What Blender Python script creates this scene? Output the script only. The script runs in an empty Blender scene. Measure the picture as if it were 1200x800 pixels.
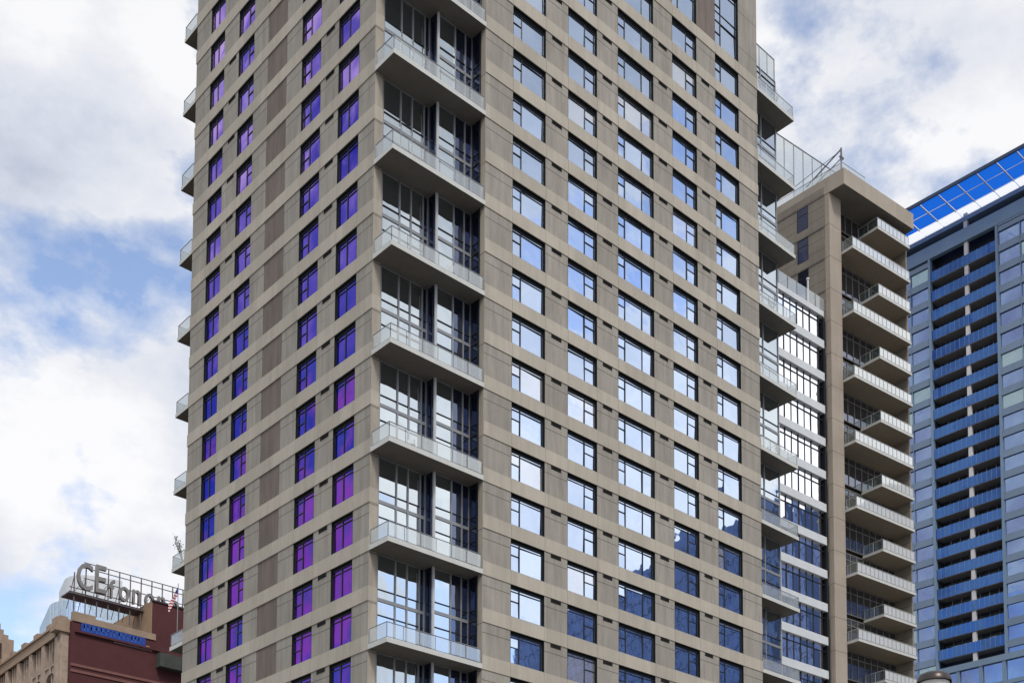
import bpy, bmesh, math, random
from mathutils import Vector, Matrix
rnd = random.Random(7)
S = bpy.context.scene
COL = S.collection

# ---------------------------------------------------------------- camera
CAMZ = 1.6
YAW, PITCH, ROLL = 0.7361376, 0.0702428, 0.0049799
FPX, PX, PY = 1430.2022, 593.8759, 1127.1533
CPOS = Vector((-41.17219, -55.95204, CAMZ))
_r = Vector((math.cos(YAW), -math.sin(YAW), 0))
FW = Vector((math.sin(YAW)*math.cos(PITCH), math.cos(YAW)*math.cos(PITCH), math.sin(PITCH)))
_u = _r.cross(FW)
RT = _r*math.cos(ROLL) + _u*math.sin(ROLL)
UP = _u*math.cos(ROLL) - _r*math.sin(ROLL)
cam_d = bpy.data.cameras.new('camera'); cam = bpy.data.objects.new('camera', cam_d); COL.objects.link(cam)
M3 = Matrix((RT, UP, -FW)).transposed()
cam.matrix_world = Matrix.Translation(CPOS) @ M3.to_4x4()
cam_d.sensor_width = 36; cam_d.lens = FPX/1200*36
cam_d.shift_x = (600-PX)/1200; cam_d.shift_y = (PY-400)/1200
cam_d.clip_start = .1; cam_d.clip_end = 6000
S.camera = cam
S.render.resolution_x = 1024; S.render.resolution_y = 682

# ---------------------------------------------------------------- world and sun
SUN_EL, SUN_AZ = math.radians(48), math.radians(205)     # azimuth clockwise from +Y
w = bpy.data.worlds.new('World'); S.world = w; w.use_nodes = True
nt = w.node_tree; N = nt.nodes; Lk = nt.links; N.clear()
out = N.new('ShaderNodeOutputWorld'); bg = N.new('ShaderNodeBackground'); Lk.new(bg.outputs[0], out.inputs[0])
bg.inputs[1].default_value = .1
sky = N.new('ShaderNodeTexSky'); sky.sky_type = 'NISHITA'; sky.sun_disc = False
sky.sun_elevation = SUN_EL; sky.sun_rotation = SUN_AZ; sky.air_density = 1.0; sky.dust_density = 1.2; sky.ozone_density = 2.0
tc = N.new('ShaderNodeTexCoord')
def wnoise(loc, scale, detail, rough, stretch=(1, 1, 1.6), dist=0.0):
    mp = N.new('ShaderNodeMapping'); mp.inputs['Location'].default_value = loc; mp.inputs['Scale'].default_value = stretch
    Lk.new(tc.outputs['Generated'], mp.inputs[0])
    n = N.new('ShaderNodeTexNoise'); n.inputs['Scale'].default_value = scale; n.inputs['Detail'].default_value = detail
    n.inputs['Roughness'].default_value = rough; n.inputs['Distortion'].default_value = dist
    Lk.new(mp.outputs[0], n.inputs['Vector']); return n.outputs['Fac']
def wramp(src, pts):
    r = N.new('ShaderNodeValToRGB'); e = r.color_ramp.elements
    e[0].position, e[0].color = pts[0][0], (*pts[0][1], 1); e[1].position, e[1].color = pts[-1][0], (*pts[-1][1], 1)
    for p, c in pts[1:-1]:
        k = e.new(p); k.color = (*c, 1)
    Lk.new(src, r.inputs[0]); return r.outputs[0]
mask = wramp(wnoise((1.3, .4, 2.2), 6.0, 12, .57, dist=.05), [(.36, (.0,)*3), (.42, (.45,)*3), (.475, (1, 1, 1))])
shade = wramp(wnoise((4.1, 1.7, .3), 5.5, 9, .62), [(.20, (5.2, 5.7, 7.0)), (.38, (7.4, 7.8, 8.7)), (.47, (8.4, 8.6, 9.2)), (.58, (9.9, 9.9, 10.1))])
skyb = N.new('ShaderNodeMixRGB'); skyb.blend_type = 'MULTIPLY'; skyb.inputs[0].default_value = 1
skyb.inputs[2].default_value = (3.1, 2.75, 2.6, 1); Lk.new(sky.outputs[0], skyb.inputs[1])
mx = N.new('ShaderNodeMixRGB'); Lk.new(mask, mx.inputs[0]); Lk.new(skyb.outputs[0], mx.inputs[1]); Lk.new(shade, mx.inputs[2])
sxyz = N.new('ShaderNodeSeparateXYZ'); Lk.new(tc.outputs['Generated'], sxyz.inputs[0])
el = N.new('ShaderNodeMapRange'); Lk.new(sxyz.outputs[2], el.inputs[0])
for i_, v_ in enumerate((.28, .72, 1.0, .95)): el.inputs[i_+1].default_value = v_
fin = N.new('ShaderNodeMixRGB'); fin.blend_type = 'MULTIPLY'; fin.inputs[0].default_value = 1
Lk.new(mx.outputs[0], fin.inputs[1]); Lk.new(el.outputs[0], fin.inputs[2]); 
# brighter sky patch added out of view, to whiten the lower windows' reflections
vm = N.new('ShaderNodeVectorMath'); vm.operation = 'DOT_PRODUCT'; Lk.new(tc.outputs['Generated'], vm.inputs[0])
vm.inputs[1].default_value = Vector((.68, -.63, .40)).normalized()
bk = N.new('ShaderNodeMapRange'); Lk.new(vm.outputs['Value'], bk.inputs[0])
for i_, v_ in enumerate((.955, .995, 1.0, 1.7)): bk.inputs[i_+1].default_value = v_
fi2 = N.new('ShaderNodeMixRGB'); fi2.blend_type = 'MULTIPLY'; fi2.inputs[0].default_value = 1
Lk.new(fin.outputs[0], fi2.inputs[1]); Lk.new(bk.outputs[0], fi2.inputs[2]); Lk.new(fi2.outputs[0], bg.inputs[0])
sd = bpy.data.lights.new('sun', 'SUN'); sd.energy = 2.1; sd.angle = math.radians(12); sd.color = (1, .95, .87)
so = bpy.data.objects.new('sun', sd); COL.objects.link(so)
sdir = Vector((math.sin(SUN_AZ)*math.cos(SUN_EL), math.cos(SUN_AZ)*math.cos(SUN_EL), math.sin(SUN_EL)))
so.rotation_euler = sdir.to_track_quat('Z', 'Y').to_euler()
S.view_settings.view_transform = 'Standard'; S.view_settings.look = 'None'; S.view_settings.exposure = 0; S.view_settings.gamma = 1

# ---------------------------------------------------------------- measuring helpers (where a line of sight meets a world plane)
def ray(u, v): return FW*FPX + RT*(u-PX) - UP*(v-PY)
def hit(ax, val, u, v):
    d = ray(u, v); t = (val-CPOS[ax])/d[ax]; return CPOS + d*t
def at(u, v, w_):
    d = ray(u, v); return CPOS + d*(w_/d.dot(FW))

# ---------------------------------------------------------------- materials
def mat(name):
    m = bpy.data.materials.new(name); m.use_nodes = True; n = m.node_tree; n.nodes.clear()
    o = n.nodes.new('ShaderNodeOutputMaterial'); return m, n, o
def nmath(n, op, a, b=None, c=None):
    x = n.nodes.new('ShaderNodeMath'); x.operation = op
    for i, q in enumerate((a, b, c)):
        if q is None: continue
        if isinstance(q, (int, float)): x.inputs[i].default_value = q
        else: n.links.new(q, x.inputs[i])
    return x.outputs[0]
def nmix(n, f, a, b, mode='MIX'):
    x = n.nodes.new('ShaderNodeMixRGB'); x.blend_type = mode
    for i, q in enumerate((f, a, b)):
        if isinstance(q, (int, float)): x.inputs[i].default_value = q if i == 0 else (q, q, q, 1)
        elif isinstance(q, tuple): x.inputs[i].default_value = (*q, 1)
        else: n.links.new(q, x.inputs[i])
    return x.outputs[0]
def nnoise(n, scale, detail=5, rough=.6, stretch=(1, 1, 1), co='Object'):
    t = n.nodes.new('ShaderNodeTexCoord'); mp = n.nodes.new('ShaderNodeMapping'); mp.inputs['Scale'].default_value = stretch
    if co == 'world':
        g = n.nodes.new('ShaderNodeNewGeometry'); n.links.new(g.outputs['Position'], mp.inputs[0])
    else: n.links.new(t.outputs[co], mp.inputs[0])
    x = n.nodes.new('ShaderNodeTexNoise'); x.inputs['Scale'].default_value = scale; x.inputs['Detail'].default_value = detail
    x.inputs['Roughness'].default_value = rough; n.links.new(mp.outputs[0], x.inputs['Vector']); return x.outputs['Fac']
def nrange(n, src, a, b, c, d):
    x = n.nodes.new('ShaderNodeMapRange'); n.links.new(src, x.inputs[0])
    for i, q in enumerate((a, b, c, d)): x.inputs[i+1].default_value = q
    return x.outputs[0]
def plain(name, c, rough=.6, var=.12, scale=1.5, metal=0., bump=0., spec=.3):
    m, n, o = mat(name); p = n.nodes.new('ShaderNodeBsdfPrincipled'); n.links.new(p.outputs[0], o.inputs[0])
    f = nrange(n, nnoise(n, scale, 6, .65, co='world'), .3, .7, 1-var, 1+var)
    n.links.new(nmix(n, 1., c, f, 'MULTIPLY'), p.inputs['Base Color'])
    p.inputs['Roughness'].default_value = rough; p.inputs['Metallic'].default_value = metal
    p.inputs['Specular IOR Level'].default_value = spec
    return m
def concrete(name, c, jz=None, jh=3.0, joff=0.0, streak=.18, panel=.07):
    """precast concrete with dirt streaks; jz = drop of the joint below the band bottom"""
    m, n, o = mat(name); p = n.nodes.new('ShaderNodeBsdfPrincipled'); n.links.new(p.outputs[0], o.inputs[0])
    p.inputs['Roughness'].default_value = .85; p.inputs['Specular IOR Level'].default_value = .2
    a = nrange(n, nnoise(n, .35, 4, .6, co='world'), .3, .7, 1-.07, 1+.07)
    b = nrange(n, nnoise(n, 2.2, 6, .7, (1, 1, .12), 'world'), .3, .7, 1-streak, 1+streak)
    g = nrange(n, nnoise(n, 14, 3, .7, co='world'), .3, .7, .96, 1.04)
    col = nmix(n, 1., nmix(n, 1., nmix(n, 1., c, a, 'MULTIPLY'), b, 'MULTIPLY'), g, 'MULTIPLY')
    gm = n.nodes.new('ShaderNodeNewGeometry'); sp = n.nodes.new('ShaderNodeSeparateXYZ'); n.links.new(gm.outputs['Position'], sp.inputs[0])
    # each floor and bay a shade of its own
    fl = nmath(n, 'FLOOR', nmath(n, 'DIVIDE', nmath(n, 'SUBTRACT', sp.outputs[2], joff), jh))
    cx = nmath(n, 'FLOOR', nmath(n, 'DIVIDE', nmath(n, 'SUBTRACT', sp.outputs[0], sp.outputs[1]), 2.57))
    cb = n.nodes.new('ShaderNodeCombineXYZ'); n.links.new(fl, cb.inputs[0]); n.links.new(cx, cb.inputs[1])
    wn = n.nodes.new('ShaderNodeTexWhiteNoise'); wn.noise_dimensions = '3D'; n.links.new(cb.outputs[0], wn.inputs['Vector'])
    col = nmix(n, 1., col, nrange(n, wn.outputs['Value'], 0, 1, 1-panel, 1+panel), 'MULTIPLY')
    if jz is not None:
        fr = nmath(n, 'FRACT', nmath(n, 'DIVIDE', nmath(n, 'ADD', nmath(n, 'SUBTRACT', sp.outputs[2], joff), 300.), jh))
        d = nmath(n, 'ABSOLUTE', nmath(n, 'SUBTRACT', fr, 1-jz/jh))
        line = nmath(n, 'LESS_THAN', d, .014/jh*1.5)
        col = nmix(n, line, col, (.09, .08, .07))
    n.links.new(col, p.inputs['Base Color']); return m
def glass_wall(name, tint, dark, refl=.75, bump=.02, rough=.015, bscale=.5, colvar=None):
    """coated window glass: mirror-like over a dark room"""
    m, n, o = mat(name)
    g = n.nodes.new('ShaderNodeBsdfGlossy'); g.inputs['Roughness'].default_value = rough
    d = n.nodes.new('ShaderNodeBsdfDiffuse'); ms = n.nodes.new('ShaderNodeMixShader')
    d.inputs[0].default_value = (*dark, 1)
    if colvar:
        f = nrange(n, nnoise(n, colvar[0], 3, .6, colvar[3] if len(colvar) > 3 else (1, 1, 1), co='world'), .38, .62, 0, 1)
        n.links.new(nmix(n, f, tint, colvar[1]), g.inputs[0]); n.links.new(nmix(n, f, dark, colvar[2]), d.inputs[0])
    else: g.inputs[0].default_value = (*tint, 1)
    b = n.nodes.new('ShaderNodeBump'); b.inputs['Strength'].default_value = 1; b.inputs['Distance'].default_value = bump
    n.links.new(nnoise(n, bscale, 2, .5, co='world'), b.inputs['Height']); n.links.new(b.outputs[0], g.inputs['Normal'])
    ms.inputs[0].default_value = refl
    n.links.new(d.outputs[0], ms.inputs[1]); n.links.new(g.outputs[0], ms.inputs[2]); n.links.new(ms.outputs[0], o.inputs[0]); return m
def violet_reflection():
    """reflection painted into the glass tint: pink-violet, blue and purple over the height of the facade"""
    m, n, o = mat('violet_reflection_glass')
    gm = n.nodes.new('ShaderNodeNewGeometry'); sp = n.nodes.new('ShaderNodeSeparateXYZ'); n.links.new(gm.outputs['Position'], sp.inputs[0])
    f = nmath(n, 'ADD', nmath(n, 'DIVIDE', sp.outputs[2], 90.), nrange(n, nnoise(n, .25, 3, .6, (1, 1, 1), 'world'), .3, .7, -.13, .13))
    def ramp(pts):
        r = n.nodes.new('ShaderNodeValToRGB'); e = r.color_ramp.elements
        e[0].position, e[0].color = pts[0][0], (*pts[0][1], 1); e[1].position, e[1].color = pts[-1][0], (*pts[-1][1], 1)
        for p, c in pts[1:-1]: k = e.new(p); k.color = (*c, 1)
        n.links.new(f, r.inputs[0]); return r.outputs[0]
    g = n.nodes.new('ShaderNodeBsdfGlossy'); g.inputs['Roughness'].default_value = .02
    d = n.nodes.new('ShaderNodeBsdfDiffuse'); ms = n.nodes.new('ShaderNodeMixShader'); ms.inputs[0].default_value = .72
    n.links.new(ramp([(.24, (.07, .07, .40)), (.33, (.24, .06, .50)), (.40, (.20, .07, .48)), (.47, (.05, .06, .42)), (.56, (.09, .07, .48)), (.68, (.20, .14, .62)), (.78, (.58, .38, .92)), (.96, (.80, .55, .98))]), g.inputs[0])  # reflected colours painted in by height
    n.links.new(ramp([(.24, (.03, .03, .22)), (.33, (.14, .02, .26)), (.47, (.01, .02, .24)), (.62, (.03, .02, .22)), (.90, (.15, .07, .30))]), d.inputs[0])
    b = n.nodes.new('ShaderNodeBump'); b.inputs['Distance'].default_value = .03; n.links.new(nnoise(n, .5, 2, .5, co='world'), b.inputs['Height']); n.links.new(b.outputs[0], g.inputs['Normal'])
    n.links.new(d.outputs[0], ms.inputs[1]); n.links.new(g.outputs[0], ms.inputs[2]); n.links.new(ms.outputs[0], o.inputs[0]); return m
def guard_glass(name, tint, trans=.5, gloss=.3, whitec=(.55, .62, .62)):
    m, n, o = mat(name)
    t = n.nodes.new('ShaderNodeBsdfTransparent'); t.inputs[0].default_value = (*tint, 1)
    g = n.nodes.new('ShaderNodeBsdfGlossy'); g.inputs['Roughness'].default_value = .03; g.inputs[0].default_value = (.9, .95, .95, 1)
    d = n.nodes.new('ShaderNodeBsdfDiffuse'); d.inputs[0].default_value = (*whitec, 1)
    a = n.nodes.new('ShaderNodeMixShader'); a.inputs[0].default_value = gloss
    n.links.new(d.outputs[0], a.inputs[1]); n.links.new(g.outputs[0], a.inputs[2])
    b = n.nodes.new('ShaderNodeMixShader'); b.inputs[0].default_value = trans
    n.links.new(a.outputs[0], b.inputs[1]); n.links.new(t.outputs[0], b.inputs[2]); n.links.new(b.outputs[0], o.inputs[0]); return m

def translucent(name, c):
    m, n, o = mat(name); t = n.nodes.new('ShaderNodeBsdfTranslucent'); t.inputs[0].default_value = (*c, 1)
    d = n.nodes.new('ShaderNodeBsdfDiffuse'); d.inputs[0].default_value = (*c, 1); a = n.nodes.new('ShaderNodeMixShader'); a.inputs[0].default_value = .8
    n.links.new(d.outputs[0], a.inputs[1]); n.links.new(t.outputs[0], a.inputs[2]); n.links.new(a.outputs[0], o.inputs[0]); return m
H = 3.0
Z0 = 64.022                    # underside of the reference band; floor k has its band underside at Z0 - 3k
M = {}
M['band'] = concrete('band_concrete', (.385, .352, .297), joff=Z0, streak=.09)
M['wall'] = concrete('panel_concrete', (.276, .258, .226), jz=.66, joff=Z0)
M['brown'] = concrete('brown_panel', (.155, .13, .115), joff=Z0)
M['pier'] = concrete('pier_concrete', (.34, .305, .255), jz=.1, joff=Z0)
M['frame'] = plain('dark_frame_metal', (.022, .026, .034), .45, .1, metal=.3)
M['liner'] = plain('reveal_metal', (.012, .015, .016), .8, .1, spec=.1)
M['alu'] = plain('aluminium', (.25, .26, .27), .4, .08, metal=.4)
M['lightalu'] = plain('pale_aluminium', (.42, .43, .44), .4, .05)
M['glass'] = glass_wall('window_glass', (.58, .68, .84), (.02, .03, .05), .74, .012)
M['blind'] = glass_wall('window_with_blind', (.80, .88, 1.0), (.26, .24, .21), .55, .012)
M['violet'] = violet_reflection()
M['loggia'] = glass_wall('loggia_glass', (.72, .79, .83), (.02, .025, .035), .66, .015)
M['sidegl'] = glass_wall('dark_side_glass', (.20, .24, .36), (.012, .016, .03), .5, .02)
M['darkgl'] = glass_wall('dark_window_glass', (.12, .13, .20), (.012, .014, .025), .35, .02)  # near-black blue glass
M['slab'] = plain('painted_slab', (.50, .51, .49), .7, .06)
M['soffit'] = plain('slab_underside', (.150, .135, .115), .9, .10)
M['guard'] = guard_glass('guard_glass', (.88, .92, .92), .42, .28, (.40, .43, .44))
M['vent'] = plain('vent_metal', (.07, .055, .045), .7, .2)
M['dark'] = plain('room_dark', (.015, .016, .02), .9, .1)
M['roof'] = plain('roof_gravel', (.22, .21, .2), .95, .2)

# ---------------------------------------------------------------- mesh helpers
class MB:
    def __init__(s, org=(0, 0, 0), ax=(1, 0), ay=(0, 1)):
        s.v = []; s.f = []; s.mi = []; s.o = Vector(org); s.ax = Vector((*ax, 0)); s.ay = Vector((*ay, 0))
    def P(s, x, y, z): return s.o + s.ax*x + s.ay*y + Vector((0, 0, z))
    def box(s, x0, x1, y0, y1, z0, z1, mi=0, bottom=None):
        b = len(s.v)
        for z in (z0, z1):
            for x, y in ((x0, y0), (x1, y0), (x1, y1), (x0, y1)): s.v.append(s.P(x, y, z))
        for i, f in enumerate(((0, 3, 2, 1), (4, 5, 6, 7), (0, 1, 5, 4), (1, 2, 6, 5), (2, 3, 7, 6), (3, 0, 4, 7))):
            s.f.append([b+q for q in f]); s.mi.append(bottom if (i == 0 and bottom is not None) else mi)
        return s
    def poly(s, pts, z0, z1, mi=0, bottom=None):
        b = len(s.v); n = len(pts)
        for z in (z0, z1):
            for x, y in pts: s.v.append(s.P(x, y, z))
        s.f.append([b+i for i in range(n)][::-1]); s.mi.append(mi if bottom is None else bottom)
        s.f.append([b+n+i for i in range(n)]); s.mi.append(mi)
        for i in range(n):
            j = (i+1) % n; s.f.append([b+i, b+j, b+n+j, b+n+i]); s.mi.append(mi)
        return s
    def quad(s, pts, mi=0):
        b = len(s.v); s.v += [s.P(*p) for p in pts]; s.f.append([b+i for i in range(len(pts))]); s.mi.append(mi); return s
    def rod(s, a, c, r, n=6, mi=0):
        a = Vector(a); c = Vector(c); d = (c-a).normalized(); t = d.orthogonal().normalized(); q = d.cross(t); b = len(s.v)
        for p in (a, c):
            for i in range(n):
                an = 2*math.pi*i/n; s.v.append(s.P(*(p + t*math.cos(an)*r + q*math.sin(an)*r)))
        for i in range(n):
            j = (i+1) % n; s.f.append([b+i, b+j, b+n+j, b+n+i]); s.mi.append(mi)
        s.f.append([b+i for i in range(n)][::-1]); s.mi.append(mi); s.f.append([b+n+i for i in range(n)]); s.mi.append(mi)
        return s
    def build(s, name, mats, parent=None, smooth=False):
        me = bpy.data.meshes.new(name); me.from_pydata([tuple(v) for v in s.v], [], s.f)
        for m in (mats if isinstance(mats, (list, tuple)) else [mats]): me.materials.append(m)
        me.polygons.foreach_set('material_index', s.mi)
        bm = bmesh.new(); bm.from_mesh(me); bmesh.ops.recalc_face_normals(bm, faces=bm.faces); bm.to_mesh(me); bm.free()
        if smooth: me.polygons.foreach_set('use_smooth', [True]*len(me.polygons))
        o = bpy.data.objects.new(name, me); COL.objects.link(o)
        if parent:
            o.parent = parent
            if parent.get('_loc'): o.location = -Vector(parent['_loc'])
        return o
def thing(name, label, cat, loc=(0, 0, 0), group=None):
    o = bpy.data.objects.new(name, None); COL.objects.link(o); o['label'] = label; o['category'] = cat
    o.location = loc
    if group: o['group'] = group
    if any(loc): o['_loc'] = list(loc)
    return o
def tag(o, label, cat, group=None):
    o['label'] = label; o['category'] = cat
    if group: o['group'] = group
    return o
def struct(o): o['kind'] = 'structure'; return o

# ================================================================ GROUND
g = MB(); g.quad([(-2500, -2500, 0), (2500, -2500, 0), (2500, 2500, 0), (-2500, 2500, 0)])
struct(g.build('ground', plain('ground_concrete', (.20, .195, .185), .9, .15, .2)))
g = MB(); g.quad([(-400, -34, .004), (400, -34, .004), (400, -18, .004), (-400, -18, .004)])
g.quad([(-26, -400, .004), (-12, -400, .004), (-12, -34, .004), (-26, -34, .004)])
g.quad([(-26, -18, .004), (-12, -18, .004), (-12, 400, .004), (-26, 400, .004)])
struct(g.build('road', plain('asphalt', (.05, .05, .052), .85, .25, .8)))
g = MB()
for i in range(-60, 60): g.quad([(i*6, -26.1, .008), (i*6+3, -26.1, .008), (i*6+3, -25.9, .008), (i*6, -25.9, .008)])
struct(g.build('road_marking', plain('road_paint', (.75, .73, .65), .7, .1)))
g = MB(); g.box(-11.7, 400, -17.7, -3, -.05, .13); g.box(-11.7, -3, -2.99, 60, -.05, .13)
struct(g.build('pavement', plain('pavement_slab', (.30, .29, .27), .9, .12, .6)))

# ================================================================ MAIN TOWER
tower = thing('apartment_tower', 'tallest beige concrete tower with violet-reflecting windows on its left side and corner balconies', 'building')
D = 1.89; XN = 7.35; XE = 36.41; XR = 40.85; YE = 25.15; YB = 29.0
TOPZ = Z0 + 3*8
KMIN, KMAX = -8, 20                      # floors
RC = [(9.73, 12.72, 'nw'), (14.82, 17.70, 'wn'), (19.83, 23.70, 'nwn'), (25.82, 28.72, 'wn'), (30.98, 33.98, 'nw')]
LC = [(3.62, 5.93, 'w_n'), (7.95, 10.28, 'w_n2'), (16.55, 18.75, 'n2_w'), (20.82, 22.95, 'w_n')]
BR = (12.15, 14.68)
BH = .89                                  # band height
PR = .05                                  # band stands proud
def zk(k): return Z0 - 3*k
BTOPK = -5                                # topmost ordinary band
# core (dark rooms behind the glass)
c = MB()
c.poly([(.75, D+.7), (XN+.75, D+.7), (XN+.75, .75), (XE-.6, .75), (XE-.6, 2.2), (XR-.4, 2.2), (XR-.4, YB-.6), (2.6, YB-.6), (2.6, YE-.4), (.75, YE-.4)], .2, zk(-5)-.1)
c.poly([(.75, D+.7), (XN+.75, D+.7), (XN+.75, .75), (XE-.6, .75), (XE-.6, YE), (.75, YE-.4)], zk(-5)-.1, TOPZ-.5)
c.build('core', M['dark'], tower)
# wall piers: right face
wl = MB()
xs = [(XN, RC[0][0])] + [(RC[i][1], RC[i+1][0]) for i in range(4)] + [(RC[4][1], XE)]
T = .62
for a, b in xs: wl.box(a, b, PR, T, 0, TOPZ)
ys = [(D+.02, LC[0][0]), (LC[0][1], LC[1][0]), (LC[1][1], BR[0]), (BR[1], LC[2][0]), (LC[2][1], LC[3][0]), (LC[3][1], YE)]
for a, b in ys: wl.box(PR, T, a, b, 0, TOPZ)
wl.box(2.62, XE-.01, YB-.4, YB, 0, TOPZ-.02); wl.box(T+.01, 2.9, YE-.3, YE, 0, TOPZ-.02); wl.box(2.62, 2.9, YE+.01, YB-.41, 0, TOPZ-.02); wl.box(XR-.3, XR, 2.3, YB, 0, zk(-5))
wl.box(XE-.3, XE, T, YB-.42, zk(-5)+.5, TOPZ)
wl.build('wall', M['wall'], tower)
# corner pier and the pier at the notch's right
p_ = MB(); p_.box(T, T+.02, D+.02, D+.4, 0, TOPZ); p_.box(.02, .62, D-.0, D+.016, 0, TOPZ)
p_.box(XN-.02, XN-.002, .03, .46, 0, TOPZ); p_.build('corner_pier', M['pier'], tower)
# bands per floor
def seg_gap(lo, hi, cuts):
    pts = [lo]+[q for q in cuts if lo < q < hi]+[hi]
    return [(a+(.011 if i else 0), b-(.011 if i < len(pts)-2 else 0)) for i, (a, b) in enumerate(zip(pts[:-1], pts[1:]))]
rcuts = sorted([q for r in RC for q in r[:2]]); lcuts = sorted([q for r in LC for q in r[:2]]+[13.4])
for k in range(BTOPK, KMAX+1):
    z = zk(k); b = MB()
    for a, c_ in seg_gap(XN-.001, XE, rcuts): b.box(a, c_, 0, T-.02, z, z+BH)
    b.build('concrete_band', M['band'], tower); b = MB()
    for a, c_ in seg_gap(D-.02, YE+.02, lcuts): b.box(0, T-.02, a, c_, z, z+BH)
    b.box(T-.019, T+.03, D-.02, D+.42, z, z+BH)
    b.build('concrete_band', M['band'], tower)
    q = MB(); q.box(.07, T-.05, BR[0], BR[1], z+BH, z+3); q.build('brown_panel', M['brown'], tower)
q = MB()
q.box(RC[3][1]+.3-.3, RC[4][0], .045, .4, zk(-5)+BH, TOPZ); q.build('brown_panel', M['brown'], tower)
# roof
r_ = MB(); r_.box(.1, XE-.1, T, YB-.4, TOPZ-.5, TOPZ-.1); r_.box(XE-.1, XR+.0, 1.3, YB, zk(-5)+.001, zk(-5)+.3); r_.build('roof', M['roof'], tower)

# windows
def lights(lay):
    """(x0,x1,[transom fractions from the top]) over a unit width"""
    return {'nw': [(0, .30, [.17, .47]), (.30, 1, [.17])], 'wn': [(0, .62, [.17]), (.62, 1, [.17, .47])],
            'nwn': [(0, .23, [.17, .47]), (.23, .70, [.17]), (.70, 1, [.17, .17])],
            'w_n': [(0, .55, [.2]), (.55, 1, [.2])], 'w_n2': [(0, .60, [.2]), (.60, 1, [.2, .55])],
            'n2_w': [(0, .42, [.2, .5]), (.42, 1, [.2])],
            'tall': [(0, .30, [.10, .36, .46, .60, .78]), (.30, 1, [.10, .46, .60])]}[lay]
def window(face, a0, a1, z0, z1, lay, gm, tilt=.011, reveal=.22, parent=tower, name='window', org=(0, 0, 0)):
    ax, ay = ((1, 0), (0, 1)) if face == 'R' else ((0, 1), (1, 0))
    W = a1-a0; Hh = z1-z0
    fr = MB(org, ax, ay); gl = MB(org, ax, ay)
    y = reveal; blind = rnd.choice((0, 0, 0, 0, .9)); blq = rnd.choice(((0,), (0, 1), (0, 1, 2)))
    e = .004
    fr.box(a0+e, a1-e, .06, y+.1, z1-.05, z1-e, 1)                 # head soffit
    fr.box(a1-.04, a1-e, .06, y+.1, z0+e, z1-.05, 1); fr.box(a0+e, a0+.04, .06, y+.1, z0+e, z1-.05, 1)
    fr.box(a0+.04, a1-.04, .02, y+.1, z0+e, z0+.035, 2)            # sill
    fr.box(a0+.04, a1-.04, y-.05, y+.1, z1-.17, z1-.05, 1)
    i0, i1, j0, j1 = a0+.04, a1-.04, z0+.035, z1-.17
    fw = .045
    fr.box(i0, i1, y-.03, y+.05, j1-fw, j1); fr.box(i0, i1, y-.03, y+.05, j0, j0+fw)
    fr.box(i0, i0+fw, y-.03, y+.05, j0+fw, j1-fw); fr.box(i1-fw, i1, y-.03, y+.05, j0+fw, j1-fw)
    for n_, (f0, f1, tr) in enumerate(lights(lay)):
        xa = a0+W*f0; xb = a0+W*f1
        xa = max(xa, i0+fw); xb = min(xb, i1-fw)
        if f0 > 0: fr.box(a0+W*f0-.03, a0+W*f0+.03, y-.03, y+.05, j0+fw, j1-fw)
        zs = [j1-fw] + [z1-Hh*t for t in sorted(set(tr))] + [j0+fw]
        for t in zs[1:-1]: fr.box(xa+.03, xb-.03, y-.028, y+.045, t-.025, t+.025)
        for q in range(len(zs)-1):
            tx, tz = rnd.gauss(0, tilt), rnd.gauss(0, tilt); w2 = (xb-xa)/2; h2 = (zs[q]-zs[q+1])/2
            yy = y+.02
            bl = face == 'R' and blind > rnd.random() and q in blq
            gl.quad([(xa, yy-tx*w2-tz*h2, zs[q+1]), (xb, yy+tx*w2-tz*h2, zs[q+1]), (xb, yy+tx*w2+tz*h2, zs[q]), (xa, yy-tx*w2+tz*h2, zs[q])], 1 if bl else 0)
    f = fr.build(name, [M['frame'], M['liner'], M['alu']], parent)
    gl.build('pane', [gm, M['blind']], f); return f
for k in range(-5, 15):
    for ci, (a, b, lay) in enumerate(RC):
        if ci == 0 and k < -3 or ci == 1 and k < -4: continue
        if k == 14 and ci > 0: continue
        window('R', a, b, zk(k)-3+BH, zk(k), lay, M['glass'])
for (a, b, lay) in RC[2:4]: window('R', a, b, zk(-5)+BH, zk(-5)+BH+4.9, 'tall', M['glass'])
window('R', RC[4][0], RC[4][1], zk(-5)+BH, zk(-5)+BH+5.4, 'tall', M['glass'])
for (a, b, lay) in RC[:2]: window('R', a, b, zk(-5)+BH, zk(-5)+BH+4.9, 'tall', M['glass'])
for k in range(-5, 15):
    for ci, (a, b, lay) in enumerate(LC):
        if k < -2-ci*1 : continue
        window('L', a, b, zk(k)-3+BH, zk(k), lay, M['violet'], .003, .20, name='violet_reflection_window')
# vents under the bands
def vent(face, a, z):
    ax, ay = ((1, 0), (0, 1)) if face == 'R' else ((0, 1), (1, 0))
    v = MB((0, 0, 0), ax, ay); v.box(a, a+.95, .03, .05, z-.27, z-.02, 0)
    for i in range(4): v.box(a+.03, a+.92, .008, .032, z-.25+i*.06, z-.225+i*.06, 1)
    v.build('vent_grille', [M['vent'], M['liner']], tower)
for k in range(-4, 14):
    for i in range(4): vent('R', RC[i][1]+.55, zk(k))
    if k >= -2: vent('L', LC[0][1]+.45, zk(k)); 
    if k >= -3: vent('L', LC[2][1]+.35, zk(k))

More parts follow.
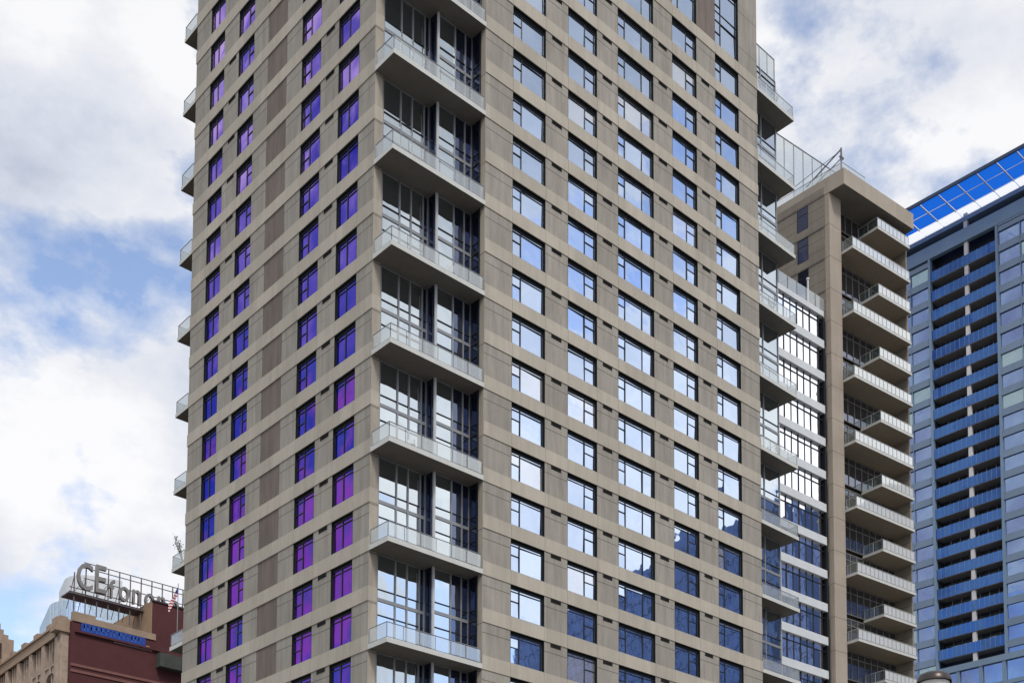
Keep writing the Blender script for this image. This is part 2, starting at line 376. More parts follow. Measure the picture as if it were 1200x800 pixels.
# balconies ------------------------------------------------------
def guard_run(gl, rl, pts, z, h=.92, step=1.22, inset=.05):
    for (x0, y0), (x1, y1) in zip(pts[:-1], pts[1:]):
        L_ = math.hypot(x1-x0, y1-y0); ux, uy = (x1-x0)/L_, (y1-y0)/L_; n = max(1, round(L_/step))
        nx, ny = -uy, ux
        rl.rod((x0, y0, z+h), (x1, y1, z+h), .03, 6); rl.rod((x0, y0, z+.06), (x1, y1, z+.06), .018, 5)
        for i in range(n+1):
            t = L_*i/n; px, py = x0+ux*t, y0+uy*t
            rl.rod((px, py, z), (px, py, z+h), .026, 5)
        for i in range(n):
            t0 = L_*i/n+.05; t1 = L_*(i+1)/n-.05
            gl.quad([(x0+ux*t0, y0+uy*t0, z+.1), (x0+ux*t1, y0+uy*t1, z+.1), (x0+ux*t1, y0+uy*t1, z+h-.05), (x0+ux*t0, y0+uy*t0, z+h-.05)])
def balcony(poly, gpts, z, parent=tower, st=.30, h=.92, org=(0, 0, 0), ax=(1, 0), ay=(0, 1), name='balcony', lip=True, gm='guard'):
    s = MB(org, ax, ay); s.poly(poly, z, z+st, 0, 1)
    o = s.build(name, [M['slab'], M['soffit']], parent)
    gl = MB(org, ax, ay); rl = MB(org, ax, ay); guard_run(gl, rl, gpts, z+st, h)
    rl.build('railing', M['alu'], o); gl.build('glass_guard', M[gm], o)
    return o
NB = -.0
for k in range(-1, 20, 2):
    balcony([(0.0, -.03), (XN-.02, -.03), (XN-.02, D+.5), (.64, D+.5), (.64, D-.03), (0, D-.03)], [(.06, D-.1), (.06, .05), (XN-.1, .05)], zk(k))
for k in range(-5, 18, 2):
    balcony([(XE+.003, -.03), (41.45, -.03), (41.45, 2.6), (XR-.2, 2.6), (XR-.2, 1.6), (XE+.003, 1.6)], [(XE+.1, .05), (41.38, .05), (41.38, 2.5)], zk(k))
    balcony([(0, YE+.03), (2.2, YE+.03), (2.2, 27.15), (0, 27.15)], [(.06, YE+.1), (.06, 27.08), (2.1, 27.08)], zk(k))
# glazed walls of the two notches, a two-storey unit above each slab
def glazed(org, ax, ay, L_, z0, z1, xs_, zmid, name, gm, col=M['alu'], dark_refl=(), fw=.05, parent=tower):
    gm = [gm, M['sidegl']]
    fr = MB(org, ax, ay); gl = MB(org, ax, ay)
    zs = [z0]
    hb = (zmid-z0)
    zs += [z0+hb*.68, zmid, zmid+.62, z1]
    edges = [0]+list(xs_)+[L_]
    for x in edges:
        x_ = min(max(x, fw), L_-fw); fr.box(x_-fw, x_+fw, -.06, .08, z0, z1)
    for i, z in enumerate(zs):
        t = .10 if i == 2 else .03
        for a, b in zip(edges[:-1], edges[1:]): fr.box(max(a, 0)+fw+.001, b-fw-.001, -.05 if i != 2 else -.055, .07, z-t if i else z, z+t if i < 4 else z, 1 if i in (1, 3) else 0)
    for a, b in zip(edges[:-1], edges[1:]):
        for q0, q1 in zip(zs[:-1], zs[1:]):
            tx, tz = rnd.gauss(0, .003), rnd.gauss(0, .003)
            gl.quad([(a, .0-tx-tz, q0), (b, tx-tz, q0), (b, tx+tz, q1), (a, -tx+tz, q1)], 1 if a in dark_refl else 0)  # listed panes take dark glass, painting in the side wall's reflection
    o = fr.build(name, [col, M['frame']], parent); gl.build('pane', gm, o); return o
for k in range(-1, 20, 2):
    z0 = zk(k)+.3; z1 = zk(k-2); zm = zk(k-1)+.25
    if k > 15: continue
    glazed((.64, D+.10, 0), (1, 0), (0, 1), 3.66, z0, z1, (1.42, 2.30, 3.25), zm, 'loggia_glazing', M['loggia'], dark_refl=(3.25,))
    glazed((4.34, 1.33, 0), (1, 0), (0, 1), XN-4.36, z0, z1, (1.5, 2.35), zm, 'loggia_glazing', M['loggia'], dark_refl=(1.5, 2.35))
    s = MB(); s.box(4.30, 4.46, 1.16, 1.262, z0, z1); s.build('corner_mullion', M['lightalu'], tower)
    s = MB(); s.box(4.305, 4.335, 1.27, D+.2, z0, z1); s.build('loggia_return', M['sidegl'], tower)
    glazed((XN-.02, .47, 0), (0, 1), (1, 0), .82, z0, z1, (), zm, 'side_glazing', M['sidegl'], M['frame'])
for k in range(-5, 15, 2):
    z0 = zk(k)+.3; z1 = zk(k-2) if k > -5 else zk(k)+4.0; zm = zk(k-1)+.25 if k > -5 else zk(k)+2.9
    glazed((XE+.02, 1.40, 0), (1, 0), (0, 1), XR-XE-.02, z0, z1, (1.0, 2.3), zm, 'loggia_glazing', M['loggia'])
# roof terrace guard above the right-hand notch
s = MB(); rl = MB()
for i in range(4):
    x = XE+.1+i*1.1; s.quad([(x+.02, 1.45, zk(-5)+4.05), (x+1.06, 1.45, zk(-5)+4.05), (x+1.06, 1.45, zk(-5)+6.0), (x+.02, 1.45, zk(-5)+6.0)]); rl.box(x-.02, x+.02, 1.43, 1.48, zk(-5)+4.0, zk(-5)+6.0)
rl.box(XR-.06, XR, 1.42, 1.5, zk(-5)+.3, zk(-5)+6.0); rl.box(XE, XR, 1.42, 1.5, zk(-5)+5.98, zk(-5)+6.04); rl.box(XE, XR, 1.4, 4, zk(-5)+3.99, zk(-5)+4.04)
o = rl.build('terrace_guard', M['alu'], tower); s.build('glass_guard', M['guard'], o)

# ================================================================ WHITE GLAZED BUILDING between the towers
def frame_dir(vpx):
    d = ray(vpx, 1236); d = Vector((d.x, d.y)).normalized(); return (d.x, d.y), (-d.y, d.x)
MA, MN = frame_dir(2336)
mid = thing('glazed_apartment_wing', 'white banded glass apartment wing between the two beige towers, reflecting sky', 'building')
M['white'] = plain('white_metal_panel', (.55, .58, .60), .45, .06)
M['midgl'] = glass_wall('wing_glass', (.95, .96, 1.0), (.02, .03, .06), .85, .015)
mo = hit(1, 4.75, 966, 409); mo = Vector((mo.x, mo.y, 0))
B0 = hit(1, 4.75, 966, 409).z         # underside of a white band
ms_ = MB(mo, MA, MN)
ms_.box(-12.1, -.05, .7, 9, 0, B0+3.1); ms_.build('core', M['dark'], mid)
for i in range(-1, 16):
    zb = B0-3.1*i
    if i == -1:
        b = MB(mo, MA, MN); b.box(-12.1, -.0, 0, 9, zb, zb+.5, 0); b.build('white_band', M['white'], mid); 
        b = MB(mo, MA, MN); rl = MB(mo, MA, MN)
        for j in range(9): b.quad([(-12+j*1.35, .05, zb+.5), (-12+j*1.35+1.3, .05, zb+.5), (-12+j*1.35+1.3, .05, zb+1.75), (-12+j*1.35, .05, zb+1.75)]); rl.box(-12+j*1.35-.045, -12+j*1.35-.005, .0, .06, zb+.5, zb+1.75)
        o = rl.build('parapet_rail', M['alu'], mid); b.build('glass_guard', M['guard'], o)
        continue
    b = MB(mo, MA, MN); b.box(-12.1, -.0, 0, .7, zb+.06, zb+.80, 0); b.build('white_band', M['white'], mid)
    fr = MB(mo, MA, MN); gl = MB(mo, MA, MN); z0, z1 = zb+.80, zb+3.16
    for x in (-12, -10, -8.4, -6.9, -5.65, -3.75, -1.85, -.6): fr.box(x-.035, x+.035, .2, .36, z0, z1, 0 if x != -6.9 else 1)
    fr.box(-6.95, -6.55, .1, .36, z0, z1, 1)
    fr.box(-12, -.04, .2, .33, z1-.62, z1-.56); 
    for x in (-11, -9.2, -4.7, -2.8): fr.box(x-.02, x+.02, .21, .35, z0, z1)
    xx = (-12, -11, -10, -8.4, -6.9, -5.65, -4.7, -3.75, -2.8, -1.85, -.6)
    for a, c_ in zip(xx[:-1], xx[1:]):
        for q0, q1 in ((z0, z1-.59), (z1-.59, z1)):
            tx, tz = rnd.gauss(0, .004), rnd.gauss(0, .004); gl.quad([(a, .27-tx-tz, q0), (c_, .27+tx-tz, q0), (c_, .27+tx+tz, q1), (a, .27-tx+tz, q1)])
    o = fr.build('window_band', [M['frame'], M['white']], mid); gl.build('pane', M['midgl'], o)
b = MB(mo, MA, MN); b.box(-.06, .3, .05, 1, 0, B0+3); b.build('end_post', M['frame'], mid)
b = MB(); a_ = hit(1, 6.5, 947, 347); b.rod((a_.x, 6.5, B0+3.1), (a_.x, 6.5, a_.z+1.7), .1, 8); b.rod((a_.x, 6.5, a_.z+1.6), (a_.x, 6.5, a_.z+1.75), .16, 8); b.build('vent_pipe', M['white'], mid)

# ================================================================ REAR BEIGE TOWER with staggered balconies
TA, TN = frame_dir(2535)
t2 = thing('balcony_tower', 'rear beige tower with staggered wide white balconies and a flat overhanging roof', 'building')
M['band2'] = concrete('rear_band', (.33, .285, .235), jz=.3, jh=3.1, streak=.07)
M['wall2'] = concrete('rear_wall', (.22, .195, .165), jz=.1, jh=1.03, streak=.10)
M['roof2'] = concrete('rear_roof', (.34, .30, .25), streak=.05)
X2 = 53.2
RZ0 = 79.3+CAMZ; RZ1 = 80.85+CAMZ
yp = 4.22
def u2(s, n): return (X2+TA[0]*s+TN[0]*n, 3.0+TA[1]*s+TN[1]*n)
LEN = 10.55
# body
b = MB(); b.poly([(X2, yp), (X2+1.62, yp-.16), (X2+1.62, yp+1.6), u2(LEN-.1, 2.9), u2(LEN, 16), (X2, 20)], 0, RZ0)
b.build('wall', M['wall2'], t2)
b = MB(); b.poly([(X2-.02, yp-.03), (X2+1.64, yp-.19), (X2+1.64, yp+.3), (X2-.02, yp+.45)], 0, RZ0-.002); b.build('corner_pier', M['band2'], t2)
# roof slab
b = MB(); b.poly([(X2-.05, 2.6), (X2-.05+TA[0]*LEN, 2.6+TA[1]*LEN), u2(LEN+.1, 16.2), (X2-.05, 20.2)], RZ0, RZ1, 0, 1); b.build('roof', [M['roof2'], M['soffit']], t2)
# recessed balcony glazing
def zr2(z0, z1):
    o_ = Vector((*u2(1.7, 2.35), 0))
    fr = MB(o_, TA, TN); gl = MB(o_, TA, TN)
    n_ = 9; L_ = LEN-1.9
    for i in range(n_+1):
        x = L_*i/n_; fr.box(x-.04, x+.04, -.05, .06, z0, z1)
    for z in (z0+.05, z0+2.1, z1-.05): fr.box(0, L_, -.045, .055, z-.04, z+.04)
    for i in range(n_): gl.quad([(L_*i/n_, 0, z0), (L_*(i+1)/n_, 0, z0), (L_*(i+1)/n_, 0, z1), (L_*i/n_, 0, z1)])
    f = fr.build('balcony_glazing', M['mull2'], t2); gl.build('pane', M['recgl'], f)
M['mull2'] = plain('grey_mullion', (.17, .165, .16), .5, .08)
M['recgl'] = glass_wall('recess_glass', (.34, .36, .42), (.05, .05, .055), .5, .02)
HL = 74.05+CAMZ; HP = 6.19
def balc2(s0, z, nm):
    st = .24
    m = MB((0, 0, 0)); pts = [u2(s0, 0), u2(LEN-.12, 0), u2(LEN-.12, 2.3), u2(s0, 2.3)]
    m.poly(pts, z, z+st, 0, 1); o = m.build('balcony', [M['slab'], M['soffit2']], t2)
    gl = MB(); rl = MB(); guard_run(gl, rl, [u2(s0+.06, .06), u2(LEN-.2, .06)], z+st, .92, .62)
    g3 = MB(); guard_run(g3, rl, [u2(s0+.06, 2.2), u2(s0+.06, .06)], z+st, .92, 1.1)
    rl.build('railing', M['rail2'], o); gl.build('glass_guard', M['guard2'], o); g3.build('glass_guard', M['guard3'], o)
M['rail2'] = plain('rail_grey', (.36, .37, .37), .5, .05)
M['guard3'] = guard_glass('clear_guard_glass', (.75, .85, .83), .7, .4, (.20, .24, .24))
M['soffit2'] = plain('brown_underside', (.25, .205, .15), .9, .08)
M['guard2'] = guard_glass('white_guard_glass', (.9, .95, .95), .12, .22, (.66, .68, .67))
for i in range(0, 10):
    z = HL-HP*i
    balc2(1.65, z, 'l'); balc2(5.45, z+3.1 if i else z+3.45, 's')
    zr2(z+.34, z+3.1-.01); zr2(z+3.1+.34, z+HP-.01 if i else RZ0)
# end fin
b = MB(); b.poly([u2(LEN-.11, .5), u2(LEN+.1, .5), u2(LEN+.1, 3), u2(LEN-.11, 3)], 0, RZ0-.002); b.build('end_wall', M['wall2'], t2)
# bands on the left side and its narrow windows
for i in range(0, 14):
    zt = 79.4+CAMZ-3.1*i-.15
    wv = MB((X2, 0, 0), (0, 1), (1, 0)); a0, a1 = 6.57, 7.62
    if i >= 0 and i < 8:
        z1 = zt; z0 = zt-2.15
        gl = MB((X2, 0, 0), (0, 1), (1, 0)); wv.box(a0-.06, a1+.06, -.035, -.005, z1, z1+.08, 0); wv.box(a0-.06, a1+.06, -.035, -.005, z0-.08, z0, 0); wv.box(a0-.06, a0, -.035, -.005, z0, z1); wv.box(a1, a1+.06, -.035, -.005, z0, z1)
        wv.box(a0, a1, -.03, -.006, z1-.7, z1-.64); gl.quad([(a0, -.012, z0), (a1, -.012, z0), (a1, -.012, z1), (a0, -.012, z1)])
        o = wv.build('narrow_window', M['frame'], t2); gl.build('pane', M['darkgl'], o)
    b = MB((X2, 0, 0), (0, 1), (1, 0)); b.box(yp+.5, 20, -.06, -.002, zt+.09, zt+.95-.09); b.build('concrete_band', M['band2'] if False else M['wall2'], t2)
# roof rail, window-washing davit, wind screen
rl = MB(); gl = MB()
pts = [(X2+.2, 14), (X2+.2, 3.1)]
guard_run(gl, rl, pts, RZ1, .8, 1.5)
guard_run(gl, rl, [(X2+.3, 3.0), (X2+.3+TA[0]*3.4, 3.0+TA[1]*3.4)], RZ1, .9, 1.2)
o = rl.build('roof_railing', M['alu'], t2); gl.build('glass_guard', M['guard'], o)
m_ = MB(); q = (X2+.55, 3.2)
m_.rod((*q, RZ1), (*q, RZ1+2.5), .09, 8); m_.rod((q[0], q[1], RZ1+2.4), (q[0]-.3, q[1]+3.6, RZ1+.5), .07, 6); m_.rod((q[0], q[1], RZ1+1.5), (q[0]-.25, q[1]+2.6, RZ1+.3), .05, 6)
m_.rod((q[0]-.2, q[1], RZ1+1.6), (q[0]+.3, q[1], RZ1+1.6), .12, 6); m_.rod((q[0], q[1], RZ1+2.3), (q[0]-.4, q[1]+7, RZ1+.8), .03, 5)
m_.build('davit', plain('weathered_steel', (.16, .16, .17), .5, .3, metal=.5), t2)
# wind screen: tall glass fins behind
wo = hit(1, 12.0, 908, 155); we = hit(1, 12.0, 968, 197)
WA, WN = frame_dir(2526); WL = 11.5
rl = MB((wo.x, wo.y, 0), WA, WN); gl = MB((wo.x, wo.y, 0), WA, WN)
for i in range(9):
    x = i*WL/8-1.5; rl.box(x-.03, x+.03, -.03, .06, wo.z-5.5, wo.z)
    if i < 8: gl.quad([(x+.03, 0, wo.z-5.3), (x+WL/8-.03, 0, wo.z-5.3), (x+WL/8-.03, 0, wo.z-.03), (x+.03, 0, wo.z-.03)])
rl.box(-1.5, WL-1.5, -.04, .07, wo.z-.02, wo.z+.05)
o = rl.build('wind_screen', M['alu'], t2); gl.build('glass_guard', M['guard'], o)

# ================================================================ BLUE GLASS TOWER
bt = thing('blue_glass_tower', 'blue glass high-rise at the right edge with cobalt balconies and bright blue canopy', 'building')
XB = 123.0
M['bframe'] = plain('grey_blue_frame', (.17, .245, .34), .4, .08, .3)
M['bglass'] = glass_wall('blue_tower_glass', (.34, .46, .68), (.03, .05, .10), .74, .03, colvar=(.09, (.24, .30, .52), (.02, .03, .08)))
M['bpale'] = glass_wall('pale_green_glass', (.48, .62, .66), (.12, .17, .19), .6, .03)
M['bspan'] = plain('spandrel_glass', (.14, .20, .29), .25, .15, .15, spec=.6)
M['bbalc'] = glass_wall('cobalt_guard', (.05, .10, .29), (.012, .032, .12), .5, .03, colvar=(.07, (.10, .22, .50), (.025, .075, .24)))
M['canopy'] = translucent('canopy_blue_glass', (.012, .125, .60))
M['bdoor'] = glass_wall('balcony_door_glass', (.45, .55, .62), (.07, .09, .11), .5, .03, colvar=(.35, (.75, .85, .9), (.14, .17, .18)))
M['cwhite'] = plain('canopy_white', (.78, .80, .82), .5, .04)
M['ccol'] = plain('column_white', (.55, .54, .55), .6, .06)
FB = 3.04
zs0 = hit(0, XB, 1134.7, 427.6).z                     # underside of one balcony
bz = hit(0, XB, 1128, 778).z
topb = 118.2+CAMZ; topf = 120.2+CAMZ
YL, YRc0, YRc1, YR = 36.5, 31.55, 21.45, -6.0
# body
b = MB((XB, 0, 0), (0, 1), (1, 0))
b.box(YR, YRc1-.02, .45, 30, 0, topf); b.box(YRc0+.02, YL+12, .45, 30, 0, topf); b.box(YRc1-.02, YRc0+.02, 2.2, 30, 0, topf)
b.box(YR, YL+10, 3.0, 28, topf, 124+CAMZ)
b.build('core', plain('dark_navy_wall', (.03, .04, .065), .6, .25, .4), bt)
b = MB((XB, 0, 0), (0, 1), (1, 0))
for y in (YRc0+.15, YRc1-.15): b.box(y-.17, y+.17, -.12, .5, bz, topb)
b.box(YR, YL+10, -.16, .6, topb, topf)
b.box(YR, YRc1-.4, -.1, .44, topb-.3, topb); 
b.build('frame', M['bframe'], bt)
b = MB((XB, 0, 0), (0, 1), (1, 0)); 
for y in (26.0, 15.7, 5.5): b.box(y-.28, y+.28, .16, .6, 0 if y > 20 else topf, 122.6+CAMZ)
b.build('column', M['ccol'], bt)
# recess balconies
for i in range(-16, 14):
    z = zs0+FB*i
    if z > topb-1.0 or z < bz: continue
    s = MB((XB, 0, 0), (0, 1), (1, 0)); s.box(YRc1, YRc0, .08, 2.15, z, z+.28); o = s.build('balcony', plain('slab_grey', (.22, .215, .22), .8, .1) if i == -16 else M['bslab'] if 'bslab' in M else M.setdefault('bslab', plain('slab_grey', (.22, .215, .22), .8, .1)), bt)
    gl = MB((XB, 0, 0), (0, 1), (1, 0)); rl = MB((XB, 0, 0), (0, 1), (1, 0))
    n_ = 14; W = (YRc0-YRc1)/n_
    for j in range(n_):
        a = YRc1+W*j; t = rnd.gauss(0, .008)
        gl.quad([(a+.03, .06-t, z+.05), (a+W-.03, .06+t, z+.05), (a+W-.03, .06+t, z+1.55), (a+.03, .06-t, z+1.55)]); rl.box(a-.02, a+.02, .04, .1, z+.1, z+1.62)
    o2 = gl.build('blue_guard', M['bbalc'], o); rl.build('railing', M['bframe'], o)
    d_ = MB((XB, 0, 0), (0, 1), (1, 0)); 
    for j in range(7):
        a = YRc1+.2+j*1.42; d_.box(a, a+.07, 2.05, 2.14, z+.3, z+FB-.02)
    gq = MB((XB, 0, 0), (0, 1), (1, 0)); gq.quad([(YRc1+.1, 2.12, z+.3), (YRc0-.1, 2.12, z+.3), (YRc0-.1, 2.12, z+2.6), (YRc1+.1, 2.12, z+2.6)]); gq.build('door_glass', M['bdoor'], o)
    d_.build('door_frame', M['ccol'] if i % 3 == 0 else M['bframe'], o)
# curtain wall: left strip and right section
def cwall(y0, y1, n_, nm):
    for i in range(-18, 14):
        z = zs0+FB*i
        if z > topb-.5 or z < bz-4: continue
        z1 = min(z+FB, topb-.31)
        fr = MB((XB, 0, 0), (0, 1), (1, 0)); gl = MB((XB, 0, 0), (0, 1), (1, 0)); W = (y1-y0)/n_
        fr.box(y0, y1, .02, .3, z-.45, min(z+.55, z1), 1)
        fr.box(y0, y1, -.03, .25, z-.5, z-.43, 0)
        for j in range(n_+1): fr.box(y0+W*j-.04, y0+W*j+.04, -.05, .32, z-.42, z1-.5)
        for j in range(n_):
            t = rnd.gauss(0, .006); t2_ = rnd.gauss(0, .006); mi = 1 if rnd.random() < .10 else 0
            if z1-.45 > z+.55: gl.quad([(y0+W*j, .2-t-t2_, z+.55), (y0+W*(j+1), .2+t-t2_, z+.55), (y0+W*(j+1), .2+t+t2_, z1-.45), (y0+W*j, .2-t+t2_, z1-.45)], mi)
        o = fr.build(nm, [M['bframe'], M['bspan']], bt); gl.build('pane', [M['bglass'], M['bpale']], o)
cwall(YRc0+.33, YL+10, 5, 'window_band'); cwall(2.0, YRc1-.33, 6, 'window_band')
# podium band
b = MB((XB, 0, 0), (0, 1), (1, 0)); b.box(YR, YL+8, -1.2, .6, bz-1.2, bz-.3); b.box(YR, YL+8, -1.0, .6, bz-4.6, bz-4.0)
for i in range(16): b.box(YR+i*3.4-.25, YR+i*3.4+.25, -1.1, -.6, bz-9, bz-1.2)
b.build('podium_frame', M['bframe'], bt)
b = MB((XB, 0, 0), (0, 1), (1, 0)); b.quad([(YR, -.8, bz-12), (YL+8, -.8, bz-12), (YL+8, -.8, bz-1.2), (YR, -.8, bz-1.2)]); b.build('podium_glazing', M['bglass'], bt)
# canopy: blue panels on the underside, white fascia strip inside it
zc = 123.4+CAMZ
oc = hit(2, zc, 1200, 172).x
ocx = XB-max(2.5, min(12, XB-oc))
b = MB(); n_ = 34
W = 2.9
for j in range(n_):
    y = YL+14-W*j
    for a, c_ in ((ocx+.12, (ocx+XB)/2-.05), ((ocx+XB)/2+.05, XB-.15)):
        b.quad([(a, y-W+.1, zc+.08), (c_, y-W+.1, zc+.08), (c_, y-.1, zc+.08), (a, y-.1, zc+.08)])
b.build('canopy_panels', M['canopy'], bt)
b = MB(); b.box(ocx-.15, ocx+.05, YL+14-W*n_, YL+14, zc-.1, zc+.4)
b.build('canopy_rim', plain('rim_navy', (.03, .05, .10), .5, .1), bt)
b = MB()
for j in range(n_+1):
    y = YL+14-W*j; b.rod((ocx, y, zc), (XB, y, zc), .07, 5)
b.rod(((ocx+XB)/2, YL+14, zc+.02), ((ocx+XB)/2, YL+14-W*n_, zc+.02), .035, 5)
b.build('canopy_ribs', plain('rib_bronze', (.50, .44, .38), .5, .1), bt)
b = MB()
for j in range(n_):
    y = YL+14-W*j; b.quad([(XB+.05, y-W+.06, zc+.08), (XB+1.95, y-W+.06, zc+.08), (XB+1.95, y-.06, zc+.08), (XB+.05, y-.06, zc+.08)])
b.build('frosted_panels', translucent('frosted_glass', (.85, .86, .88)), bt)
b = MB(); b.box(XB+2.0, XB+2.3, YL+14-W*n_, YL+12, zc-1.3, zc+.3); b.build('fascia', M['bframe'], bt)
b = MB(); b.box(XB+.0, XB+28, YL+14-W*n_, YL+12, zc-2.0, zc-1.36)
b.build('soffit_beam', M['bframe'], bt)

# ================================================================ LOWER LEFT: old buildings
WC = 150
# maroon brick building, wall parallel to the main tower's front
cor = at(84, 730, WC)
mb_ = thing('maroon_brick_building', 'dark maroon brick building with a tan parapet below the rooftop letters', 'building')
M['maroon'] = plain('maroon_brick', (.085, .028, .030), .85, .12, .5)
M['tan'] = plain('tan_terracotta', (.31, .235, .175), .85, .15, 1.2)
M['tan2'] = plain('tan_stucco', (.33, .23, .15), .85, .08, .6)
M['stone'] = plain('ornate_stone', (.37, .295, .24), .85, .22, 1.4)
M['sdark'] = plain('dark_glass', (.05, .03, .03), .6, .3, 1.0)  # plain dark window tone
ym = cor.y; xm = cor.x
zt = hit(1, ym, 84, 716).z
def zy(u, v): return hit(1, ym, u, v).z
def xy(u, v): return hit(1, ym, u, v).x
b = MB(); b.box(xm+.02, xm+45, ym, ym+25, 0, zt-1.1); b.build('brick_wall', M['maroon'], mb_)
b = MB(); b.box(xm+.1, xm+11, ym-.15, ym+.6, zt-1.1, zt-.3); b.box(xm+.1, xm+3.0, ym-.1, ym+.5, zt-.3, zt+.1); b.build('parapet', M['tan'], mb_)
for v in (779, 786):
    z = zy(90, v); b = MB(); b.box(xm+.02, xm+45, ym-.12, ym-.005, z-.16, z+.16); b.build('stone_band', plain('band_pink', (.19, .09, .08), .85, .1), mb_)
z = zy(100, 742); b = MB(); b.box(xm+.4, xm+12.5, ym-.35, ym-.005, z-.12, z+.1); b.build('ledge', M['maroon'], mb_)
# penthouse: tan side, maroon front
px0 = hit(1, ym+1.0, 178, 730).x; pz1 = hit(1, ym+1.0, 178, 703).z
b = MB(); b.box(px0, px0+22, ym+1.0, ym+13, zt-3.5, pz1); b.build('penthouse', M['maroon'], mb_)
b = MB(); b.box(px0-.06, px0-.005, ym+1.0, ym+12, zt-2.6, pz1-.02); b.build('penthouse_side', M['tan2'], mb_)
b = MB(); b.box(px0-.15, px0+22, ym+.85, ym+.99, pz1-.1, pz1+.12); b.build('coping', plain('coping_dark', (.05, .04, .045), .8, .1), mb_)
a_ = hit(1, ym-.2, 180, 770); b = MB(); b.box(px0+.2, px0+20, ym-1.2, ym+.98, a_.z-1.2, a_.z+.6); b.build('terrace_box', plain('green_grey', (.06, .065, .06), .8, .2), mb_)
# painted sign
def text_obj(txt, name, size, m, loc, xdir, depth=.15, parent=None, shear=0, xs=1):
    cu = bpy.data.curves.new(name, 'FONT'); cu.body = txt; cu.size = size; cu.extrude = depth; cu.shear = shear; cu.offset = .008*size; cu.resolution_u = 3
    to = bpy.data.objects.new(name, cu); COL.objects.link(to)
    bpy.context.view_layer.update(); dg = bpy.context.evaluated_depsgraph_get()
    me = bpy.data.meshes.new_from_object(to.evaluated_get(dg)); bpy.data.objects.remove(to)
    x = Vector((*xdir, 0)).normalized(); y = Vector((0, 0, 1)); zz = x.cross(y)
    R_ = Matrix((x, y, zz)).transposed().to_4x4(); me.transform(Matrix.Translation(loc) @ R_ @ Matrix.Diagonal((xs, 1, 1, 1)))
    me.materials.clear(); me.materials.append(m)
    o = bpy.data.objects.new(name, me); COL.objects.link(o); o.parent = parent; return o
M['bluep'] = plain('blue_paint', (.02, .06, .30), .5, .1)
sg = thing('painted_wall_sign', 'cobalt blue wall sign with small pale lettering below it on maroon brick', 'sign')
p0 = Vector((xy(95, 727), ym-.1, zy(95, 727))); p1 = Vector((xy(170, 745), ym-.1, 0))
b = MB(); b.box(p0.x, p1.x, ym-.16, ym-.02, p0.z-1.35, p0.z-.25); b.build('sign_board', M['bluep'], sg)
a_ = hit(1, ym, 133, 751); m = MB(); x_ = a_.x
for i in range(17):
    w_ = rnd.uniform(.12, .24); h_ = rnd.choice((.42, .42, .62))
    m.box(x_, x_+w_, ym-.07, ym-.01, a_.z-.15, a_.z-.15+h_); x_ += w_+(.10 if i not in (1, 5, 11) else .3)
m.box(a_.x, x_, ym-.05, ym-.012, a_.z-.15, a_.z-.04)
m.build('small_lettering', plain('pale_pink', (.42, .28, .30), .6, .1), sg)
m = MB(); x_ = p0.x+.3
while x_ < p1.x-.6:
    w_ = rnd.uniform(.25, .5); m.box(x_, x_+.14, ym-.2, ym-.165, p0.z-1.25, p0.z-.4); m.box(x_, x_+w_, ym-.2, ym-.166, p0.z-.5-rnd.random()*.5, p0.z-.36-rnd.random()*.1); x_ += w_+.18
m.build('blue_lettering', plain('light_blue_paint', (.04, .11, .42), .5, .1), sg)

# ornate facade to the left, running back
LA = Vector((0.034, .999)).normalized()
ob = thing('ornate_stone_building', 'tan ornate stone facade with arches, cornice and rows of slim windows at lower left', 'building')
f0 = at(72, 730, WC); FO = (f0.x, f0.y, 0)
ax = (LA.x, LA.y); ay = (LA.y, -LA.x)            # ay points into the building
zc0 = at(62, 731, WC).z - 1.1
b = MB(FO, ax, ay); b.box(0, 60, .5, 1.2, 0, zc0+.5)
b.build('wall', M['sdark'], ob)
b = MB((f0.x, f0.y, 0)); b.box(0, xm-f0.x, -.05, .9, 0, zc0+.2); b.build('corner_pier', M['stone'], ob)
b = MB((f0.x, f0.y, 0)); b.box(-.9, xm-f0.x+.25, -.35, 1.3, zc0+.21, zc0+.5); b.box(-.7, xm-f0.x+.1, -.2, 1.2, zc0+.5, zc0+1.9); b.box(-.2, xm-f0.x-.2, -.1, 1., zc0+1.9, zc0+2.2)
b.build('pier_cap', M['tan'], ob)
b = MB(FO, ax, ay); b.box(1.2, 60, -.25, .5, zc0+.0, zc0+1.0); b.box(1.2, 60, -.45, .5, zc0+1.0, zc0+1.25); b.box(1.2, 60, -.32, -.26, zc0-.22, zc0-.02)
for i in range(12): b.box(3+i*4.6, 4.4+i*4.6, -.3, .4, zc0+1.25, zc0+1.9)
b.build('cornice', M['tan'], ob)
pi = MB(FO, ax, ay); ar = MB(FO, ax, ay); bays = 12; BW = 4.6
